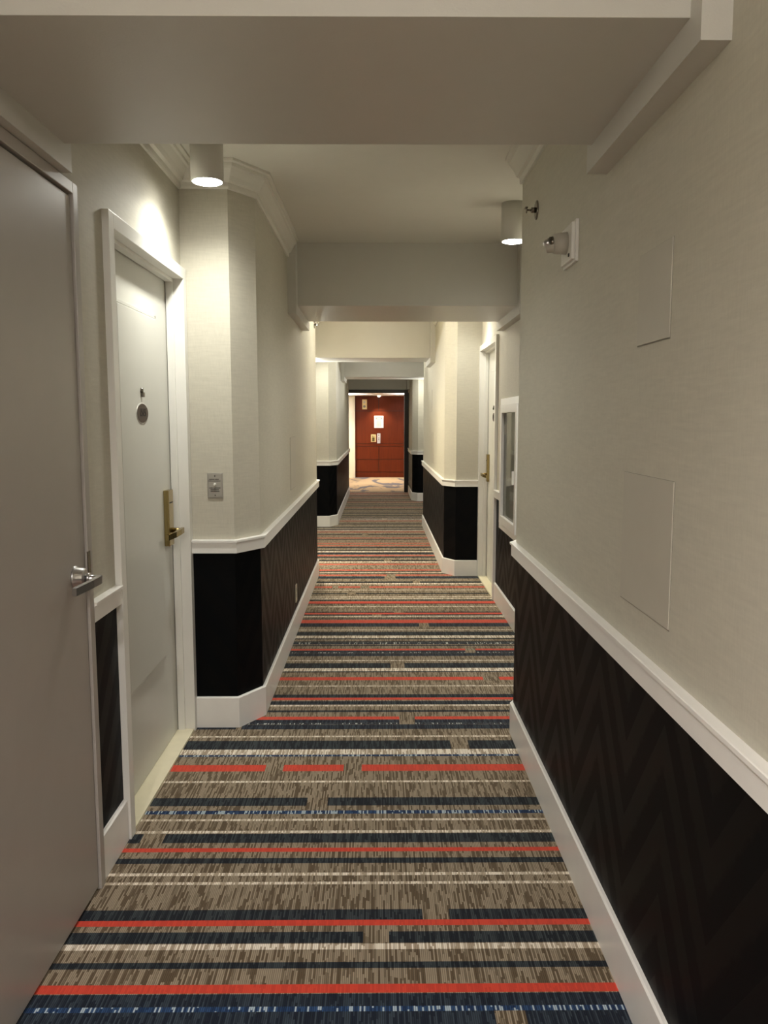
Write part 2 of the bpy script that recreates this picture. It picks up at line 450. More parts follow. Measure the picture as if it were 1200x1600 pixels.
# ------------------------------------------------------------------ striped carpet: one mesh, a yarn per stripe
STRIPES = [('D',1.659,1.777,[(0.277,0.351)]), ('B',1.777,1.794,[]), ('D',1.794,1.837,[]), ('R',1.84,1.871,[]), ('N',1.93,1.954,[]), ('W',2.004,2.028,[]),
('N',2.031,2.079,[(-0.041,0.03)]), ('R',2.106,2.132,[]), ('N',2.132,2.181,[(0.127,0.203)]), ('T',2.308,2.322,[]), ('T',2.356,2.372,[]), ('N',2.426,2.457,[]),
('R',2.495,2.519,[]), ('N',2.552,2.611,[(-0.796,-0.721)]), ('T',2.615,2.632,[]), ('T',2.7,2.714,[]), ('B',2.75,2.775,[]), ('N',2.812,2.875,[(-0.262,-0.186)]),
('T',3.002,3.017,[]), ('R',3.104,3.165,[(-0.456,-0.383),(-0.139,-0.066)]), ('B',3.247,3.264,[]), ('W',3.266,3.32,[]), ('N',3.321,3.414,[(0.316,0.394)]), ('T',3.453,3.47,[]),
('D',3.548,3.603,[(-0.649,-0.625)]), ('C',3.606,3.622,[(0.1,0.171)]), ('D',3.623,3.665,[(0.101,0.173)]), ('R',3.667,3.703,[(0.102,0.175)]), ('N',3.764,3.79,[]), ('T',3.844,3.866,[]),
('N',3.868,3.917,[]), ('R',3.935,3.967,[]), ('N',3.969,4.016,[]), ('T',4.14,4.157,[]), ('R',4.246,4.297,[(0.575,0.663)]), ('N',4.384,4.4,[]),
('W',4.402,4.458,[]), ('N',4.461,4.555,[(0.072,0.153)]), ('T',4.595,4.613,[]), ('D',4.694,4.756,[]), ('C',4.759,4.777,[(0.531,0.593)]), ('D',4.778,4.812,[(0.534,0.596)]),
('R',4.815,4.849,[(0.538,0.601)]), ('N',4.913,4.934,[]), ('C',4.953,4.997,[]), ('N',4.999,5.02,[]), ('N',5.071,5.093,[]), ('W',5.096,5.154,[]),
('N',5.163,5.25,[]), ('T',5.292,5.312,[]), ('D',5.385,5.484,[(0.285,0.352)]), ('R',5.488,5.577,[]), ('N',5.597,5.623,[]), ('T',5.665,5.699,[]),
('N',5.703,5.738,[(-0.043,0.027)]), ('R',5.742,5.787,[]), ('N',5.793,5.819,[(0.121,0.196)]), ('T',5.972,5.998,[]), ('N',6.064,6.084,[]), ('R',6.088,6.166,[]),
('N',6.188,6.222,[]), ('T',6.238,6.268,[]), ('T',6.305,6.338,[]), ('N',6.427,6.468,[(-0.246,-0.178)]), ('T',6.571,6.596,[]), ('R',6.671,6.745,[(-0.386,-0.332),(-0.147,-0.072)]),
('W',6.82,6.87,[]), ('N',6.875,6.945,[(0.305,0.367)]), ('D',7.075,7.176,[(0.062,0.16)]), ('R',7.182,7.286,[(0.08,0.162)]), ('N',7.292,7.317,[]), ('T',7.332,7.38,[]),
('N',7.405,7.444,[]), ('R',7.463,7.509,[]), ('R',7.719,7.867,[]), ('W',7.882,7.962,[]), ('N',7.973,8.041,[(0.063,0.14)]), ('N',8.171,8.253,[]),
('R',8.269,8.341,[]), ('D',8.39,8.497,[]), ('W',8.523,8.599,[]), ('N',8.599,8.664,[]), ('N',8.801,8.91,[]), ('R',8.947,9.004,[]),
('R',9.118,9.186,[]), ('N',9.437,9.499,[]), ('R',9.546,9.594,[]), ('N',9.822,9.884,[(-0.191,-0.112)]), ('R',9.993,10.199,[]), ('W',10.229,10.289,[]),
('N',10.302,10.382,[]), ('T',10.394,10.476,[]), ('N',10.495,10.604,[]), ('N',10.843,10.938,[]), ('R',11.149,11.294,[]), ('W',11.338,11.398,[]),
('N',11.42,11.488,[(0.063,0.136)]), ('W',11.549,11.595,[]), ('N',11.627,11.705,[]), ('N',11.824,11.897,[]), ('N',12.087,12.146,[]), ('T',12.197,12.249,[]),
('N',12.283,12.335,[]), ('N',12.621,12.695,[]), ('R',12.94,13.076,[]), ('N',13.184,13.255,[]), ('N',13.522,13.585,[]), ('R',13.799,13.909,[]),
('N',13.954,14.021,[]), ('N',14.227,14.308,[]), ('R',14.583,14.73,[]), ('N',14.982,15.073,[]), ]

# far down the corridor each stripe keeps the true width it has nearby
WIDEST = {'R': 0.045, 'N': 0.085, 'W': 0.050, 'D': 0.11, 'T': 0.022, 'C': 0.03, 'B': 0.03}
STRIPES = [(t, a, b, g) if a < 6.5 or b - a <= WIDEST[t] else (t, round((a + b) / 2 - WIDEST[t] / 2, 3), round((a + b) / 2 + WIDEST[t] / 2, 3), g) for t, a, b, g in STRIPES]
rnd = random.Random(4)
pre, y = [], -2.6                  # stripes nearer than the picture's bottom edge
while y < 1.62:
    w = rnd.choice((0.012, 0.02, 0.03, 0.05))
    pre.append((rnd.choice('NNTRWND'), round(y, 3), round(y + w, 3), []))
    y += w + rnd.choice((0.02, 0.04, 0.08))
pre = [s for s in pre if s[2] < 1.655]
post, y = [], STRIPES[-1][2] + 0.1
while y < 15.85:
    w = rnd.choice((0.03, 0.05, 0.07))
    post.append((rnd.choice('NNTRN'), round(y, 3), round(min(y + w, 15.9), 3), []))
    y += w + rnd.choice((0.06, 0.1, 0.16))
kinds = ['base', 'N', 'D', 'R', 'W', 'T', 'B', 'C']
bm = BM()
def strip(y0, y1, x0, x1, k, z=0.0):
    f = bm.faces.new([bm.verts.new(c) for c in ((x0, y0, z), (x1, y0, z), (x1, y1, z), (x0, y1, z))])
    f.material_index = kinds.index(k)
y = -2.6
for t, a, b, gaps in pre + STRIPES + post:
    if a - y > 0.0005:
        strip(y, a, -1.0, 1.05, 'base')
    x = -1.0
    for g0, g1 in sorted(gaps):
        strip(a, b, x, g0, t); strip(a, b, g0, g1, 'base'); x = g1
    strip(a, b, x, 1.05, t)
    y = b
strip(y, 15.93, -1.0, 1.05, 'base')
bmesh.ops.remove_doubles(bm, verts=bm.verts[:], dist=0.0002)
e = bmesh.ops.extrude_face_region(bm, geom=bm.faces[:])
for v in [g for g in e['geom'] if isinstance(g, bmesh.types.BMVert)]:
    v.co.z -= 0.02
fl = obj('floor', bm, [M['y_' + k] for k in kinds])
tag(fl, 'striped corridor carpet of taupe, navy, coral red and cream yarn', 'carpet', kind='structure')

# ------------------------------------------------------------------ baseboards, chair rails, crown mouldings
def base_profile(t=0.014):
    return [(0, 0.0), (t, 0.0), (t, BASE_H - 0.004), (t - 0.005, BASE_H), (0, BASE_H)]
def rail_profile():
    return [(0, RB), (0.020, RB), (0.020, RT - 0.012), (0.027, RT - 0.010), (0.027, RT - 0.001), (0.024, RT), (0, RT)]
def crown_profile():
    zb = 2.382
    return [(0, zb), (0.010, zb), (0.013, zb + 0.008), (0.013, zb + 0.024), (0.026, zb + 0.030), (0.034, zb + 0.048), (0.050, zb + 0.074),
            (0.058, zb + 0.080), (0.058, zb + 0.094), (0.072, zb + 0.098), (0.072, ZC), (0, ZC)]

def base(side_name, path, side, label):
    b = BM(); sweep(b, path, base_profile(), side)
    tag(obj('baseboard_' + side_name, b, M['trim']), label, 'baseboard', kind='structure')
TR = [0]
def trim(path, prof, side, label, cat, mat='trim'):
    TR[0] += 1
    b = BM(); sweep(b, path, prof, side)
    return tag(obj('trim_%d' % TR[0], b, M[mat]), label, cat, kind='structure')

stub = [(XL, DC[1] + 0.038), (XL, D1[0] - 0.052)]
base('left', stub, 1, 'short white baseboard between the closet door and the guest door')
base('left', L1[:], 1, 'white baseboard wrapping the left projecting wall nearest the viewer')
base('left', [(XL, 7.42), (XL, 10.60)], 1, 'white baseboard in the hidden left alcove')
base('left', L2, 1, 'white baseboard of the far left projecting wall')
base('right', R1 + [(XR, D2[0] - 0.052)], -1, 'white baseboard along the near right wall up to the guest door')
base('right', R2, -1, 'white baseboard of the right projecting wall past the guest door')
base('right', R3, -1, 'white baseboard of the farthest right projecting wall')
trim(stub, rail_profile(), 1, 'short white chair rail between the closet door and the guest door', 'chair rail')
trim(L1[:], rail_profile(), 1, 'white chair rail wrapping the left projecting wall nearest the viewer', 'chair rail')
trim(L2, rail_profile(), 1, 'white chair rail of the far left projecting wall', 'chair rail')
trim(R1, rail_profile(), -1, 'white chair rail along the near right wall', 'chair rail')
trim([(XR, 5.935), (XR, D2[0] - 0.052)], rail_profile(), -1, 'short white chair rail between extinguisher cabinet and right guest door', 'chair rail')
trim([(XR, 3.68), (XR, 5.14)], rail_profile(), -1, 'white chair rail in the recess before the extinguisher cabinet', 'chair rail')
trim(R2, rail_profile(), -1, 'white chair rail of the right projecting wall past the guest door', 'chair rail')
trim(R3, rail_profile(), -1, 'white chair rail of the farthest right projecting wall', 'chair rail')

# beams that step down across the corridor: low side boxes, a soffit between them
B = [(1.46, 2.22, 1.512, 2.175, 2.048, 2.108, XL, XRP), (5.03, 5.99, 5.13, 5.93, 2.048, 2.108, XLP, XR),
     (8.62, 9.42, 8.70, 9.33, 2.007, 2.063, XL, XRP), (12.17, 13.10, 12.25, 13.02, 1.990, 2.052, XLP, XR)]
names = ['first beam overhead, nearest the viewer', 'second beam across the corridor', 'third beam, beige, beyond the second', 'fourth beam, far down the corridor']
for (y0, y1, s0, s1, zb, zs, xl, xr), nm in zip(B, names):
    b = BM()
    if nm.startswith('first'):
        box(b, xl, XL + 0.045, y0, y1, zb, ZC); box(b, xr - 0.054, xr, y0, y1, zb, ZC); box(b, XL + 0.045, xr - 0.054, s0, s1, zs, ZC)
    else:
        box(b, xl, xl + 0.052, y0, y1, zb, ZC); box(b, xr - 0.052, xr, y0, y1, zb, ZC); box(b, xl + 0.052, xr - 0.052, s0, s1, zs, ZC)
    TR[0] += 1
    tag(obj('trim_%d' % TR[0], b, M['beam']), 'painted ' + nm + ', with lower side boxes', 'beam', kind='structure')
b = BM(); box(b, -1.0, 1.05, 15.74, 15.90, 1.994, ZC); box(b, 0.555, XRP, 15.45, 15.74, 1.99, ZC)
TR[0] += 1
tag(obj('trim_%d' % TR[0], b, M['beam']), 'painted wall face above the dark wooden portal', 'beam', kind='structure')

trim([(XL, 2.22), (XL, 3.585), (-0.642, 3.585), (XLP, 3.735), (XLP, 5.03)], crown_profile(), 1, 'stepped crown moulding around the left alcove and projecting wall', 'crown moulding', 'ceil')
trim([(XRP, 2.22), (XRP, 3.50), (0.70, 3.65), (XR, 3.65), (XR, 5.03)], crown_profile(), -1, 'stepped crown moulding above the near right wall', 'crown moulding', 'ceil')
trim([(XR, 5.99), (XR, 7.205), (0.702, 7.205), (XRP, 7.355), (XRP, 8.62)], crown_profile(), -1, 'crown moulding around the right projecting wall past the guest door', 'crown moulding', 'ceil')
trim([(XL, 9.42), (XL, 10.62), (-0.642, 10.62), (XLP, 10.80), (XLP, 12.17)], crown_profile(), 1, 'crown moulding around the far left projecting wall', 'crown moulding', 'ceil')

# ------------------------------------------------------------------ doors
def TL(xf):                        # left wall: (u along the corridor, w out of the wall, z)
    return lambda u, w, z: (xf + w, u, z)
def TRt(xf):                       # right wall, mirrored
    return lambda u, w, z: (xf - w, u, z)

def text_obj(name, body, size, loc, rot, mat, parent, extrude=0.0006):
    c = bpy.data.curves.new(name, 'FONT')
    c.body = body; c.size = size; c.align_x = 'CENTER'; c.align_y = 'CENTER'; c.extrude = extrude
    c.materials.append(mat)
    o = bpy.data.objects.new(name, c)
    COL.objects.link(o)
    o.parent = parent
    off = Vector((0, 0, 0)); p = parent
    while p is not None:
        off += p.location; p = p.parent
    o.location = Vector(loc) - off
    o.rotation_euler = rot
    return o

def frame_mesh(b, u0, u1, h, face=0.05, proud=0.022, back=-0.10):
    """U-shaped metal frame: legs and head with a stop step"""
    for a0, a1 in ((u0 - face, u0), (u1, u1 + face)):
        box(b, a0, a1, back, proud, 0.0, h + face, 0, 0.0015)
    box(b, u0, u1, back, proud, h, h + face, 0, 0.0015)
    s = 0.014                      # door stop
    box(b, u0, u0 + s, back + 0.048, -0.022, 0.0, h, 0, 0.001)
    box(b, u1 - s, u1, back + 0.048, -0.022, 0.0, h, 0, 0.001)
    box(b, u0 + s, u1 - s, back + 0.048, -0.022, h - s, h, 0, 0.001)

def guest_door(n, xf, T, u0, u1, number, face, is_left, label):
    d = thing('door_%d' % n, (xf, u0, 0), label, 'door', kind='structure')
    b = BM(); frame_mesh(b, u0, u1, DH, face)
    obj('door_frame', b, M['frame'], d, T)
    LF = -0.055                    # leaf front plane
    b = BM()
    box(b, u0 + 0.003, u1 - 0.003, LF - 0.044, LF, 0.012, DH - 0.003, 0, 0.001)
    leaf = obj('door_leaf', b, M['door'], d, T)
    # raised moulding around the one tall panel
    b = BM()
    p0, p1, q0, q1 = u0 + 0.215, u1 - 0.21, 0.411, 1.806
    box(b, p0, p1, LF, LF + 0.010, q0, q1, 0, 0.004)
    w = 0.014
    for a in ((p0 - w, p1 + w, q1 + 0.002, q1 + w), (p0 - w, p1 + w, q0 - w, q0 - 0.002), (p0 - w, p0 - 0.002, q0 - w, q1 + w), (p1 + 0.002, p1 + w, q0 - w, q1 + w)):
        box(b, a[0], a[1], LF, LF + 0.006, a[2], a[3], 0, 0.0015)
    obj('door_panel', b, M['door'], leaf, T)
    b = BM(); box(b, u0, u1, LF - 0.044, 0.016, -0.002, 0.010, 0, 0.002)
    tag(obj('threshold', b, M['sill'], d, T), 'cream stone threshold')
    pc = u0 + 0.470
    # peephole with a small flap
    b = BM()
    lathe(b, (pc - 0.004, LF + 0.010, 1.513), (0, 1, 0), [(0, 0.010), (0.006, 0.010), (0.008, 0.007)], 18)
    box(b, pc - 0.003, pc + 0.006, LF + 0.010, LF + 0.022, 1.488, 1.506, 0, 0.002)
    tag(obj('peephole', b, M['darkchrome'], leaf, T), 'small dark metal peephole with a flap')
    # oval number plate
    b = BM()
    lathe(b, (pc, LF + 0.010, 1.427), (0, 1, 0), [(0, 1.0), (0.0012, 1.0), (0.002, 0.97)], 48, 0, 0.0775, 0.0395)
    rim = obj('number_plate_rim', b, M['white'], leaf, T)
    b = BM()
    lathe(b, (pc, LF + 0.0115, 1.427), (0, 1, 0), [(0, 1.0), (0.0015, 0.99)], 48, 0, 0.0725, 0.0360)
    plate = tag(obj('number_plate', b, M['bronze'], leaf, T), 'dark bronze oval room number plate')
    x, yy, z = T(pc, LF + 0.0134, 1.429)
    rot = (math.pi / 2, 0, math.pi / 2) if is_left else (math.pi / 2, 0, -math.pi / 2)
    text_obj('room_number', number, 0.042, (x, yy, z), rot, M['ink'], plate)
    # electronic lock: escutcheon, card slot, lever
    b = BM(); k = u1 - 0.139
    box(b, k, k + 0.074, LF, LF + 0.023, 0.868, 1.106, 0, 0.003)
    lock = tag(obj('lock_escutcheon', b, M['brass'], d, T), 'satin brass electronic lock plate')
    b = BM(); box(b, k + 0.012, k + 0.062, LF + 0.0225, LF + 0.0238, 1.050, 1.055, 0)
    obj('card_slot', b, M['ink'], lock, T)
    b = BM()
    kc = k + 0.046
    tube(b, (kc, LF + 0.022, 0.932), (kc, LF + 0.064, 0.932), 0.011, 0.0095)
    pts = [(kc + 0.008, LF + 0.066, 0.932), (kc - 0.045, LF + 0.068, 0.931), (kc - 0.100, LF + 0.060, 0.926), (kc - 0.150, LF + 0.040, 0.920)]
    for a, c in zip(pts, pts[1:]):
        a, c = Vector(a), Vector(c)
        dv = (c - a).normalized(); s = Vector((-dv.y, dv.x, 0)).normalized() * 0.006; up = Vector((0, 0, 0.0115))
        vs = [b.verts.new(q) for q in (a - s - up, a + s - up, a + s + up, a - s + up, c - s - up, c + s - up, c + s + up, c - s + up)]
        for f in ((0, 1, 2, 3), (7, 6, 5, 4), (0, 4, 5, 1), (1, 5, 6, 2), (2, 6, 7, 3), (3, 7, 4, 0)):
            b.faces.new([vs[i] for i in f])
    obj('lever_handle', b, M['brass'], lock, T)
    return d

guest_door(1, XL, TL(XL), D1[0], D1[1], '1515', 0.048, True, 'pale guest room door with brass lock and oval number plate, on the left wall')
guest_door(2, XR, TRt(XR), D2[0], D2[1], '1514', 0.048, False, 'pale guest room door seen edge-on in the right recess')

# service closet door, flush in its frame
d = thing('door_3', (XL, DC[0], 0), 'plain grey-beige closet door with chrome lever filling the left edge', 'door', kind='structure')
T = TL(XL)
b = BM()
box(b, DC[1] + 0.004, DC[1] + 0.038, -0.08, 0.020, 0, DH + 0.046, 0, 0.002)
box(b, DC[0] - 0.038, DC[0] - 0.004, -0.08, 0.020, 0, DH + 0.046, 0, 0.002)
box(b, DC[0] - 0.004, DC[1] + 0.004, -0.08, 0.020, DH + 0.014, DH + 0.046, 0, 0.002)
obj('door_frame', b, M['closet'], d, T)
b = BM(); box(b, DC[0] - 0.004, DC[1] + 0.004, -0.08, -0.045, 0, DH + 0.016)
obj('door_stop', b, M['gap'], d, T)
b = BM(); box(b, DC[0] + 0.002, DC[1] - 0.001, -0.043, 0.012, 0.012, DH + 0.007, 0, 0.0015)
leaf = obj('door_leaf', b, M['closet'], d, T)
b = BM()
hu, hz = 2.205, 0.968
lathe(b, (hu, 0.012, hz), (0, 1, 0), [(0, 0.0325), (0.004, 0.0325), (0.006, 0.028), (0.026, 0.026), (0.029, 0.022)], 36)
rose = tag(obj('lever_rose', b, M['chrome'], leaf, T), 'chrome round rose')
b = BM()
tube(b, (hu, 0.038, hz - 0.002), (hu, 0.070, hz - 0.004), 0.0105)
tube(b, (hu, 0.046, hz - 0.002), (hu, 0.054, hz - 0.002), 0.015)
pts = [(hu + 0.026, 0.066, hz - 0.006, 0.009), (hu + 0.006, 0.078, hz - 0.007, 0.011), (hu - 0.040, 0.072, hz - 0.010, 0.0105), (hu - 0.115, 0.052, hz - 0.017, 0.0105)]
for a, c in zip(pts, pts[1:]):
    ra, rc = a[3], c[3]
    a, c = Vector(a[:3]), Vector(c[:3])
    dv = (c - a).normalized(); s = Vector((-dv.y, dv.x, 0)).normalized() * 0.0065
    ua, uc = Vector((0, 0, ra)), Vector((0, 0, rc))
    vs = [b.verts.new(q) for q in (a - s - ua, a + s - ua, a + s + ua, a - s + ua, c - s - uc, c + s - uc, c + s + uc, c - s + uc)]
    for f in ((0, 1, 2, 3), (7, 6, 5, 4), (0, 4, 5, 1), (1, 5, 6, 2), (2, 6, 7, 3), (3, 7, 4, 0)):
        b.faces.new([vs[i] for i in f])
obj('lever_handle', b, M['chrome'], leaf, T)
b = BM(); box(b, DC[1] - 0.002, DC[1] + 0.020, 0.0185, 0.0215, 0.962, 1.028, 0, 0.001)
tag(obj('strike_plate', b, M['darkchrome'], d, T), 'dark metal strike plate')

# ------------------------------------------------------------------ ceiling fixtures
def lamp(x, y, label, power=1.0, col=None):
    t = thing('ceiling_lamp', (x, y, 2.303), label, 'lamp', 'cylinder lamps under the corridor ceiling')
    b = BM()
    lathe(b, (x, y, 2.303), (0, 0, 1), [(0, 0.0560), (0.0, 0.0620), (0.100, 0.0620), (0.187, 0.0620)], 48)
    obj('lamp_can', b, M['can'], t)
    b = BM(); lathe(b, (x, y, 2.299), (0, 0, 1), [(0, 0.040), (0.001, 0.050), (0.004, 0.056)], 40)
    obj('lamp_lens', b, M['lens'], t)
    ld = bpy.data.lights.new('flood_lamp', 'SPOT')
    ld.energy = LAMP_W * power; ld.spot_size = math.radians(160); ld.spot_blend = 1.0; ld.shadow_soft_size = 0.05; ld.color = col or LAMP_COL
    lo = bpy.data.objects.new('flood_lamp', ld); COL.objects.link(lo); lo.parent = t; lo.location = (0, 0, -0.008)
    return t
lamp(-0.648, 3.20, 'white cylinder ceiling lamp over the left alcove, largest in view', 0.52)
for x, y, lb, pw, cl in ((0.690, 4.22, 'white cylinder ceiling lamp beside the end of the near right wall', 0.72, None),
                 (0.690, 6.78, 'cylinder ceiling lamp over the right guest door', 0.17, None),
                 (-0.628, 7.80, 'ceiling lamp peeking past the left projecting wall', 2.6, (1.0, 0.90, 0.68)),
                 (-0.648, 10.22, 'cylinder ceiling lamp in the far left alcove', 0.36, None),
                 (0.690, 11.35, 'cylinder ceiling lamp behind the right projecting wall', 0.30, None),
                 (0.690, 13.65, 'cylinder ceiling lamp in the farthest right alcove', 0.42, None)):
    lamp(x, y, lb, pw, cl)

def dome(x, y, power, label, col=None):  # unseen dome lamps, added as fill for the beam faces and bays
    t = thing('fill_dome_lamp', (x, y, ZC), label, 'lamp', 'added dome lamps out of view, for fill light')
    b = BM(); lathe(b, (x, y, ZC), (0, 0, -1), [(0, 0.13), (0.018, 0.13), (0.020, 0.12)], 40); obj('lamp_base', b, M['can'], t)
    b = BM(); lathe(b, (x, y, ZC - 0.018), (0, 0, -1), [(0, 0.118), (0.020, 0.110), (0.040, 0.088), (0.055, 0.050), (0.060, 0.015)], 40); obj('lamp_diffuser', b, M['lens'], t)
    ld = bpy.data.lights.new('dome_fill_light', 'POINT')
    ld.energy = power; ld.shadow_soft_size = 0.06; ld.color = col or LAMP_COL
    lo = bpy.data.objects.new('dome_fill_light', ld); COL.objects.link(lo); lo.parent = t; lo.location = (0, 0, -0.15)
lamp(-0.55, -0.30, 'added unseen cylinder lamp behind the viewer', 2.7, (1.0, 0.93, 0.91))  # unseen lamp added to brighten the near walls and floor from behind
dome(0.0, -1.50, 32, 'added unseen dome lamp on the ceiling behind the viewer', (1.0, 0.95, 0.94))
dome(0.03, 6.90, 6, 'added unseen dome lamp between the second and third beams', (1.0, 0.90, 0.70))
dome(0.03, 10.80, 1.5, 'added unseen dome lamp between the third and fourth beams')


def uplight(x, y, s, label):  # unseen uplights added to brighten the undersides of the far beams
    t = thing('fill_uplight', (x, y, 1.86), label, 'lamp', 'added wall uplights out of view, for fill light')
    b = BM(); box(b, min(x, x + s * 0.012), max(x, x + s * 0.012), y - 0.05, y + 0.05, 1.76, 1.90, 0, 0.003); obj('back_plate', b, M['can'], t)
    b = BM(); tube(b, (x + s * 0.012, y, 1.83), (x + s * 0.035, y, 1.83), 0.012); tube(b, (x + s * 0.042, y, 1.79), (x + s * 0.042, y, 1.86), 0.026, 0.034); obj('lamp_cup', b, M['can'], t)
    ld = bpy.data.lights.new('uplight_fill_light', 'SPOT')
    ld.energy = 55; ld.spot_size = math.radians(125); ld.spot_blend = 0.9; ld.shadow_soft_size = 0.02; ld.color = LAMP_COL
    lo = bpy.data.objects.new('uplight_fill_light', ld); COL.objects.link(lo); lo.parent = t; lo.location = (s * 0.042, 0, 0.012)
    lo.rotation_euler = Vector((s * 0.65, -0.55, 0.45)).to_track_quat('-Z', 'Y').to_euler()
uplight(XL, 9.72, 1, 'added unseen wall uplight in the hidden left alcove past the third beam')
uplight(XR, 13.40, -1, 'added unseen wall uplight in the hidden right alcove past the fourth beam')

# ------------------------------------------------------------------ wall fittings
def access_panel(wall_x, s, y0, y1, z0, z1, label):
    t = thing('access_panel', (wall_x, (y0 + y1) / 2, z0), label, 'access panel', 'flush painted access panels')
    b = BM(); box(b, min(wall_x, wall_x - s * 0.0012), max(wall_x, wall_x - s * 0.0012), y0 - 0.0015, y1 + 0.0015, z0 - 0.0025, z1 + 0.001)
    obj('panel_frame', b, M['gapsoft'], t)
    b = BM(); box(b, min(wall_x, wall_x - s * 0.0030), max(wall_x, wall_x - s * 0.0030), y0, y1, z0, z1, 0, 0.001)
    obj('panel_door', b, M['panel'], t)
M['panel'] = plain('panel_paint', (0.515, 0.485, 0.41), 0.55, var=0.03, bump=0.1)
M['gapsoft'] = plain('panel_edge', (0.30, 0.28, 0.23), 0.8)
access_panel(XRP, 1, 1.700, 1.910, 1.572, 1.775, 'small square painted access panel high on the near right wall')
access_panel(XRP, 1, 1.640, 1.975, 0.965, 1.275, 'larger painted access panel low on the near right wall')
access_panel(XLP, -1, 5.060, 5.370, 0.965, 1.294, 'painted access panel edge on the left projecting wall')
access_panel(XRP, 1, 9.060, 9.260, 1.505, 1.740, 'upper access panel on the right projecting wall past the guest door')
access_panel(XRP, 1, 8.800, 9.100, 0.940, 1.270, 'lower access panel on the right projecting wall past the guest door')

# fire strobe: back plate, round housing, clear flash bulb
t = thing('fire_strobe', (XRP, 2.58, 1.95), 'white fire alarm strobe with clear flash bulb on the near right wall', 'alarm strobe')
b = BM(); box(b, XRP - 0.010, XRP, 2.505, 2.665, 1.880, 2.005, 0, 0.002); box(b, XRP - 0.020, XRP - 0.008, 2.515, 2.655, 1.888, 1.998, 0, 0.003)
plate = obj('back_plate', b, M['white'], t)
b = BM(); box(b, XRP - 0.0215, XRP - 0.0195, 2.540, 2.553, 1.900, 1.910); obj('printed_mark', b, M['ink'], plate)
b = BM(); tube(b, (XRP - 0.018, 2.585, 1.948), (XRP - 0.062, 2.585, 1.946), 0.034, 0.030, 36)
tube(b, (XRP - 0.018, 2.585, 1.948), (XRP - 0.085, 2.585, 1.930), 0.022, 0.012, 24)
obj('strobe_housing', b, M['offwhite'], t)
b = BM(); tube(b, (XRP - 0.058, 2.585, 1.952), (XRP - 0.072, 2.585, 1.951), 0.018, 0.016, 24)
obj('reflector', b, M['darkchrome'], t)
b = BM(); lathe(b, (XRP - 0.072, 2.585, 1.950), (-1, 0, -0.25), [(0, 0.014), (0.010, 0.013), (0.018, 0.008), (0.021, 0.003)], 24)
tag(obj('flash_bulb', b, M['chrome'], t), 'clear shiny flash bulb')

def sprinkler(x, y, z, s, label):
    t = thing('sprinkler_head', (x, y, z), label, 'sprinkler', 'sidewall sprinkler heads')
    b = BM(); lathe(b, (x, y, z), (-s, 0, 0), [(0, 0.036), (0.003, 0.036), (0.006, 0.028)], 32); obj('escutcheon', b, M['darkchrome'], t)
    b = BM()
    tube(b, (x - s * 0.004, y, z), (x - s * 0.022, y, z), 0.010)
    for q in (-1, 1):
        tube(b, (x - s * 0.020, y + q * 0.008, z), (x - s * 0.040, y + q * 0.002, z), 0.0025, seg=10)
    tube(b, (x - s * 0.022, y, z), (x - s * 0.038, y, z), 0.003, seg=10)
    obj('sprinkler_body', b, M['darkchrome'], t)
    b = BM(); box(b, min(x - s * 0.036, x - s * 0.046), max(x - s * 0.036, x - s * 0.046), y - 0.013, y + 0.013, z + 0.006, z + 0.010, 0, 0.001)
    tube(b, (x - s * 0.038, y, z), (x - s * 0.041, y, z), 0.012)
    obj('deflector', b, M['darkchrome'], t)
sprinkler(XRP, 3.18, 2.197, 1, 'dark chrome sprinkler head high on the near right wall')
sprinkler(XLP, 7.10, 2.225, -1, 'tiny dark sprinkler head high at the end of the left projecting wall')

t = thing('motion_sensor', (XRP, 2.57, 2.27), 'small white rounded sensor on the right wall behind the first beam', 'sensor')
b = BM(); box(b, XRP - 0.008, XRP, 2.535, 2.605, 2.245, 2.320, 0, 0.003); obj('sensor_base', b, M['white'], t)
b = BM(); lathe(b, (XRP - 0.007, 2.57, 2.27), (-1, 0, -0.2), [(0, 0.030), (0.010, 0.029), (0.020, 0.022), (0.026, 0.010)], 28); obj('sensor_dome', b, M['white'], t)

# push-button plate on the wall beside the guest door
t = thing('button_plate', (-0.722, 3.585, 1.055), 'brushed steel wall plate with white push button beside the guest door', 'wall plate')
b = BM(); yf = 3.585
box(b, -0.757, -0.688, yf - 0.004, yf, 1.055, 1.169, 0, 0.0015); box(b, -0.754, -0.691, yf - 0.0065, yf - 0.003, 1.059, 1.165, 0, 0.002)
obj('plate', b, M['steel'], t)
b = BM(); lathe(b, (-0.7225, yf - 0.006, 1.118), (0, -1, 0), [(0, 0.0062), (0.010, 0.0058), (0.013, 0.004)], 20); obj('push_button', b, M['white'], t)
for z, segs in ((1.1385, [(-0.748, -0.724), (-0.7215, -0.705)]), (1.1310, [(-0.751, -0.733), (-0.731, -0.698)]),
                (1.1000, [(-0.748, -0.731), (-0.729, -0.698)]), (1.0925, [(-0.742, -0.706)]), (1.0850, [(-0.742, -0.738), (-0.736, -0.704)])):
    b = BM()
    for a, c in segs:
        x = a
        while x < c - 0.001:                 # rows of tiny engraved characters, too small to read in the photograph
            w = 0.0022
            box(b, x, x + w, yf - 0.0069, yf - 0.0062, z, z + (0.0042 if int(x * 9973) % 3 else 0.0032)); x += w + 0.0006
    obj('engraved_text', b, M['ink'], t)
for z in (1.155, 1.069):
    b = BM(); lathe(b, (-0.7225, yf - 0.006, z), (0, -1, 0), [(0, 0.003), (0.001, 0.0025)], 14)
    obj('plate_screw', b, M['ink'], t)

